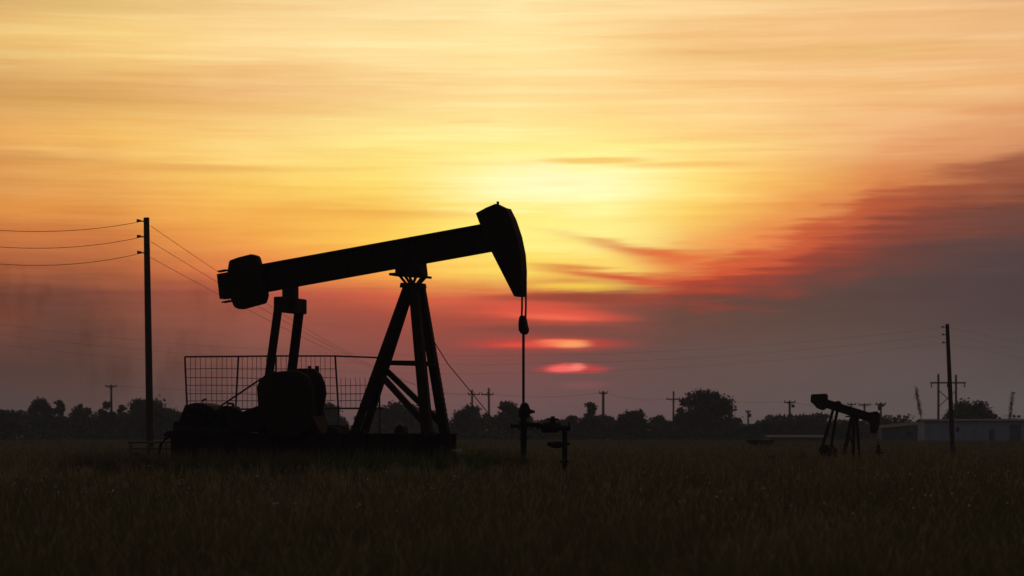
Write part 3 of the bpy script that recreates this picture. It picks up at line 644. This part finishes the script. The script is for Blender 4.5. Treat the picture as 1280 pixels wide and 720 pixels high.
# ------------------------------------------------------------------ buildings, trough, bushes
def gable(name, x0, x1, yt, ybase, Y, depth, label, wallM, roofM, rise=.5, cat='building', wins=(), slope=0.):
    a = at(x0,0,Y).x; b = at(x1,0,Y).x; z = at(x0,yt,Y).z; cx = (a+b)/2
    root = tag(empty(name, (cx, Y, 0)), label, cat); w = (b-a)/2
    mb = MB(); mb.box((-w,0,-.2),(w,depth,z-.25)); n = int((b-a)/.9)
    for k in range(n): x = -w+(b-a)*(k+.5)/n; mb.box((x-.06,-.05,0),(x+.06,-.002,z-.3))
    mb.build('wall', wallM, root)
    mb = MB(); e = .35; zz = z-.245
    vs = [(-w-e,-e,zz),(w+e,-e,zz+slope),(w+e,depth/2,zz+rise+slope),(-w-e,depth/2,zz+rise),(w+e,depth+e,zz+slope),(-w-e,depth+e,zz)]
    vs += [(x,y,q-.15) for x,y,q in vs]
    mb.add(vs, [(0,1,2,3),(3,2,4,5),(7,6,9,8),(8,9,11,10),(0,6,7,1),(4,10,11,5),(0,3,9,6),(3,5,11,9),(1,7,8,2),(2,8,10,4)])
    mb.build('roof', roofM, root)
    for nm, wx0, wx1, z0, z1 in wins:
        p = at(wx0,0,Y).x-cx; q = at(wx1,0,Y).x-cx; mb = MB(); mb.box((p,-.09,z0),(q,-.055,z1)); mb.build(nm, GLASS if nm=='window' else WALLD, root)
gable('warehouse', 1156, 1345, 524, 548, 400, 7, 'long pale metal warehouse at the right edge of the field', METALW, ROOFG, .3, wins=(('door',1236,1243,0,2.2),('window',1195,1199,1.8,2.6),('roller_door',1262,1276,0,3.0)))
gable('low_shed', 1102, 1152, 533.5, 548, 415, 5, 'low dark shed with slanted roof left of the pale warehouse', WALLD, ROOFD, .5, slope=.75, wins=(('door',1110,1116,0,2.0),('window',1133,1139,1.0,1.8)))
gable('open_barn', 962, 1032, 544.5, 549, 380, 12, 'low pale roofed barn behind the small pumpjack', WALLD, ROOFG, .35, wins=(('door',990,998,0,.9),))
gable('white_trailer', 296, 328, 526, 548, 350, 3, 'small pale trailer glimpsed behind the pumpjack engine', METALW, ROOFG, .2, cat='trailer', wins=(('window',309,313,1.8,2.6),('window',318,322,1.8,2.6)))
# trough with sloped ends
tY = 250.; a = at(934,0,tY).x; b = at(968,0,tY).x; hw = (b-a)/2
mb = MB(); zt = at(0,550.5,tY).z; mb.add([(-hw,0,zt),(hw,0,zt),(hw*.72,.2,0),(-hw*.62,.2,0),(-hw,1.1,zt),(hw,1.1,zt),(hw*.72,.9,0),(-hw*.62,.9,0)],
  [(0,3,2,1),(4,5,6,7),(0,4,7,3),(1,2,6,5),(3,7,6,2)])
mb.bar((-hw,0,zt),(hw,0,zt),.07,.07); mb.bar((-hw,1.1,zt),(hw,1.1,zt),.07,.07)
o = tag(mb.build('water_trough', STEEL), 'dark low trough with sloped ends between big tree and small pumpjack', 'trough'); o.location = ((a+b)/2, tY, 0)
def bush(px, py, wpx, Y, lb, seed):
    global rng
    rng = np.random.default_rng(seed); b = at(px,0,Y); h_ = at(px,py,Y).z; w = wpx/F*Y/2; n = 900
    root = tag(empty('bush', (b.x,Y,0)), lb, 'bush', 'low bushes in the field')
    d = rng.normal(size=(n,3)); d /= np.linalg.norm(d,axis=1)[:,None]; d[:,2] = abs(d[:,2]); r = rng.random(n)**.4*(1+.15*rng.normal(size=n))
    quads(d*r[:,None]*np.array([w,w,h_]), rng.normal(size=(n,3)), rng.uniform(.03,.08,n), 'foliage', LEAF, root)
    mb = MB()
    for k in range(5): mb.tube([(0,0,-.05),(rng.uniform(-.6,.6)*w,rng.uniform(-.4,.4)*w,h_*.8)], [.02,.008], 5)
    mb.build('stem', BARK, root)
bush(1003,568,12,124,'small dark bush left of the small pumpjack base',1); bush(966,570,14,122,'dark bush in the grass below the trough',2)
bush(600,566,10,100,'small bush at the right of the pumpjack base',3); bush(172,566,22,110,'dark bush at the foot of the tall pole',4)

# ------------------------------------------------------------------ grass
def blades(n, Y0, Y1, hmin, hmax, wid, name, M, label, seed, xp=.30, heads=False, pw=1.0, excl=True):
    r = np.random.default_rng(seed); t = r.random(n)
    Yv = Y0*(Y1/Y0)**t                                                # log spacing: even density on screen
    X = r.uniform(-1,1,n)*(Yv*xp+3)
    cl = np.sin(X*1.3+Yv*.4)*np.sin(Yv*.9-X*.35)+.6*np.sin(X*.37+2)*np.sin(Yv*.21+1)+.5*np.sin(X*3.1)*np.sin(Yv*2.3); f = 1+.32*cl
    h = r.uniform(hmin,hmax,n)*np.clip(f,.35,1.8); w = wid*(Yv/30)**.75*r.uniform(.6,1.3,n)
    a = r.uniform(0,2*np.pi,n); le = r.uniform(.1,.9,n)*h; b_ = r.uniform(0,2*np.pi,n)
    ux = np.cos(a)*w; uy = np.sin(a)*w; lx = np.cos(b_)*le; ly = np.sin(b_)*le
    Z0 = np.zeros(n)-.05
    def pt(k, s, z): return np.stack([X+lx*k+ux*s, Yv+ly*k+uy*s, z], 1)
    if heads:
        z = h; s1 = [pt(1,-.25,Z0+.05)*0+pt(0,-.25,Z0), pt(0,.25,Z0), pt(.8,.25,z*.82), pt(.8,-.25,z*.82)]
        s2 = [pt(.8,-.5,z*.8), pt(.9,-1.3,z*.88), pt(1,0,z), pt(.9,1.3,z*.88)]
        Vv = np.stack(s1+s2,1).reshape(-1,3); k = 8; fi = np.array([[0,1,2,3],[4,5,6,7]])
    else:
        Vv = np.stack([pt(0,-1,Z0), pt(0,1,Z0), pt(.35,.8,h*.55), pt(.35,-.8,h*.55), pt(1,.12,h), pt(1,-.12,h)],1).reshape(-1,3); k = 6; fi = np.array([[0,1,2,3],[3,2,4,5]])
    nf = len(fi); idx = (fi[None]+ (np.arange(n)*k)[:,None,None]).reshape(-1).astype(np.int32)
    me = bpy.data.meshes.new(name); me.vertices.add(k*n); me.vertices.foreach_set('co', Vv.ravel().astype(np.float32))
    me.loops.add(len(idx)); me.loops.foreach_set('vertex_index', idx); me.polygons.add(n*nf)
    me.polygons.foreach_set('loop_start', np.arange(0,4*n*nf,4,dtype=np.int32)); me.polygons.foreach_set('loop_total', np.full(n*nf,4,dtype=np.int32))
    me.update(calc_edges=True); me.materials.append(M); o = bpy.data.objects.new(name, me); C.objects.link(o)
    tag(o, label, 'grass', kind='stuff')
blades(270000, 15, 470, .22, .5, .006, 'field_grass', GRASS, 'dense dry grass covering the whole field', 1)
blades(26000, 18, 220, .4, .75, .005, 'seeding_grass', SEED, 'taller pale grass stems with seed heads', 2, heads=True)
rr_ = np.random.default_rng(5)
def weeds(n, x0, x1, y0, y1, hm, seed, label, name='tall_weeds', M=None):
    r = np.random.default_rng(seed); cx = r.uniform(x0,x1,n//14); cy = r.uniform(y0,y1,n//14); k = r.integers(0,n//14,n)
    X = cx[k]+r.normal(0,.12,n); Y = cy[k]+r.normal(0,.12,n); hh = (hm*r.uniform(.4,1.25,n//14))[k]*r.uniform(.55,1,n)
    a = r.uniform(0,6.283,n); le = hh*r.uniform(.05,.5,n); w = r.uniform(.008,.02,n); P = []
    for f, ww in ((0,1),(.5,.9),(1,.1)):
        for sg in (-1,1): P.append(np.stack([X+np.cos(a)*le*f*f-np.sin(a)*w*ww*sg, Y+np.sin(a)*le*f*f+np.cos(a)*w*ww*sg, hh*f-.03*(f==0)],1))
    V = np.stack(P,1).reshape(-1,3); F_ = (np.array([[0,1,3,2],[2,3,5,4]])[None]+(np.arange(n)*6)[:,None,None]).reshape(-1,4)
    me = bpy.data.meshes.new(name); me.from_pydata(V.tolist(), [], F_.tolist()); me.materials.append(M or GRASS); o = bpy.data.objects.new(name, me); C.objects.link(o); tag(o, label, 'weeds', kind='stuff')
weeds(16000, -15, .5, 75.6, 78.7, 1.05, 3, 'ragged tall weeds growing round the pumpjack base')
weeds(9000, -34, 34, 55, 74, .62, 4, 'scattered taller weed tufts in the middle of the field')
weeds(2200, -34, 34, 50, 76, .72, 6, 'pale dry seed tufts in the field', 'dry_tufts', SEED)  # tufts take the seed heads' own pale colour
REDW = mat('rusty dock weed', (.12,.06,.04), (.10,.065,.04), .5, 1, spec=.1, trans=.2)
GREENW = mat('green weed leaves', (.075,.105,.035), (.095,.11,.045), .5, 1, spec=.1, trans=.2)
weeds(12000, -32, 32, 36, 74, .55, 8, 'reddish brown weed patches scattered through the field', 'reddish_weeds', REDW)
weeds(16000, -26, 26, 20, 66, .5, 9, 'greener leafy weed tufts among the dry grass', 'green_weeds', GREENW)
weeds(1500, -16, 2, 60, 77, .8, 12, 'pale dry stalks in front of the pumpjack', 'dry_stalks', SEED)
def specks(n, seed):                                        # tiny pale flower heads at the tips of the grass
    r = np.random.default_rng(seed); Y = 34*(80/34)**r.random(n); X = r.uniform(-1,1,n)*(Y*.27+2); k = np.sin(X*.8+Y*.3)+np.sin(X*.31-Y*.17)+r.normal(0,.6,n); ok = k > .2
    X, Y = X[ok], Y[ok]; c = len(X); Z = r.uniform(.34,.62,c); a = r.uniform(.012,.028,c); t = r.uniform(0,3.14,c)
    V = []
    for q in range(4): an = t+q*math.pi/2; V.append(np.stack([X+a*np.cos(an), Y+a*.6*np.sin(an), Z+a*np.sin(an)*.8],1))
    V = np.stack(V,1).reshape(-1,3); me = bpy.data.meshes.new('flower_heads'); me.from_pydata(V.tolist(), [], np.arange(4*c).reshape(-1,4).tolist()); me.materials.append(PETAL)
    o = bpy.data.objects.new('flower_heads', me); C.objects.link(o); tag(o, 'tiny pale flower heads sprinkled over the grass tips', 'flowers', kind='stuff')
specks(420, 17)
# pale wildflowers standing out of the grass
for i, (px, py, lb) in enumerate(((877,592,'pale flower left of the small pumpjack, below the trough'),(1014,590,'pale flower just below the small pumpjack crank'),(1079,586,'pale flower below the front legs of the small pumpjack'),
        (1137,593,'pale flower midway between small pumpjack and leaning pole'),(1261,590,'pale flower nearest the right edge of the field'),(186,583,'pale flower at the foot of the tall bare pole'),(227,601,'pale flower below the left end of the pumpjack base'),(541,612,'pale flower below the right end of the pumpjack base'))):
    Y = (H-.62)*F/(py-HZ); p = at(px,py,Y); root = tag(empty('wildflower', (p.x,Y,0)), lb, 'flower', 'pale wildflowers in the grass')
    mb = MB(); mb.tube([(0,0,-.05),(.03,0,p.z*.6),(0,0,p.z)], [.006,.005,.004], 5); mb.build('stem', GRASS, root)
    mb = MB()
    for k in range(9):
        an = k*.7; c_ = Vector((math.cos(an),math.sin(an),0)); s_ = Vector((-c_.y,c_.x,0)); o0 = Vector((0,0,p.z))
        mb.add([o0, o0+c_*.03-s_*.014+Vector((0,0,.02)), o0+c_*.055+Vector((0,0,.035)), o0+c_*.03+s_*.014+Vector((0,0,.02))], [(0,1,2,3)])
    mb.build('petals', PETAL, root)

# ------------------------------------------------------------------ haze
hz = MB(); hz.box((-3300,-700,-1.5),(3300,3300,19)); hm = bpy.data.materials.new('evening haze'); hm.use_nodes = True; t = hm.node_tree
for n in list(t.nodes): t.nodes.remove(n)
pv = t.nodes.new('ShaderNodeVolumePrincipled'); pv.inputs['Color'].default_value = (.72,.82,1,1); pv.inputs['Density'].default_value = .00024
ou = t.nodes.new('ShaderNodeOutputMaterial'); t.links.new(pv.outputs[0], ou.inputs['Volume'])
tag(hz.build('haze', hm), 'thin bluish evening haze over the field', 'haze', kind='stuff')
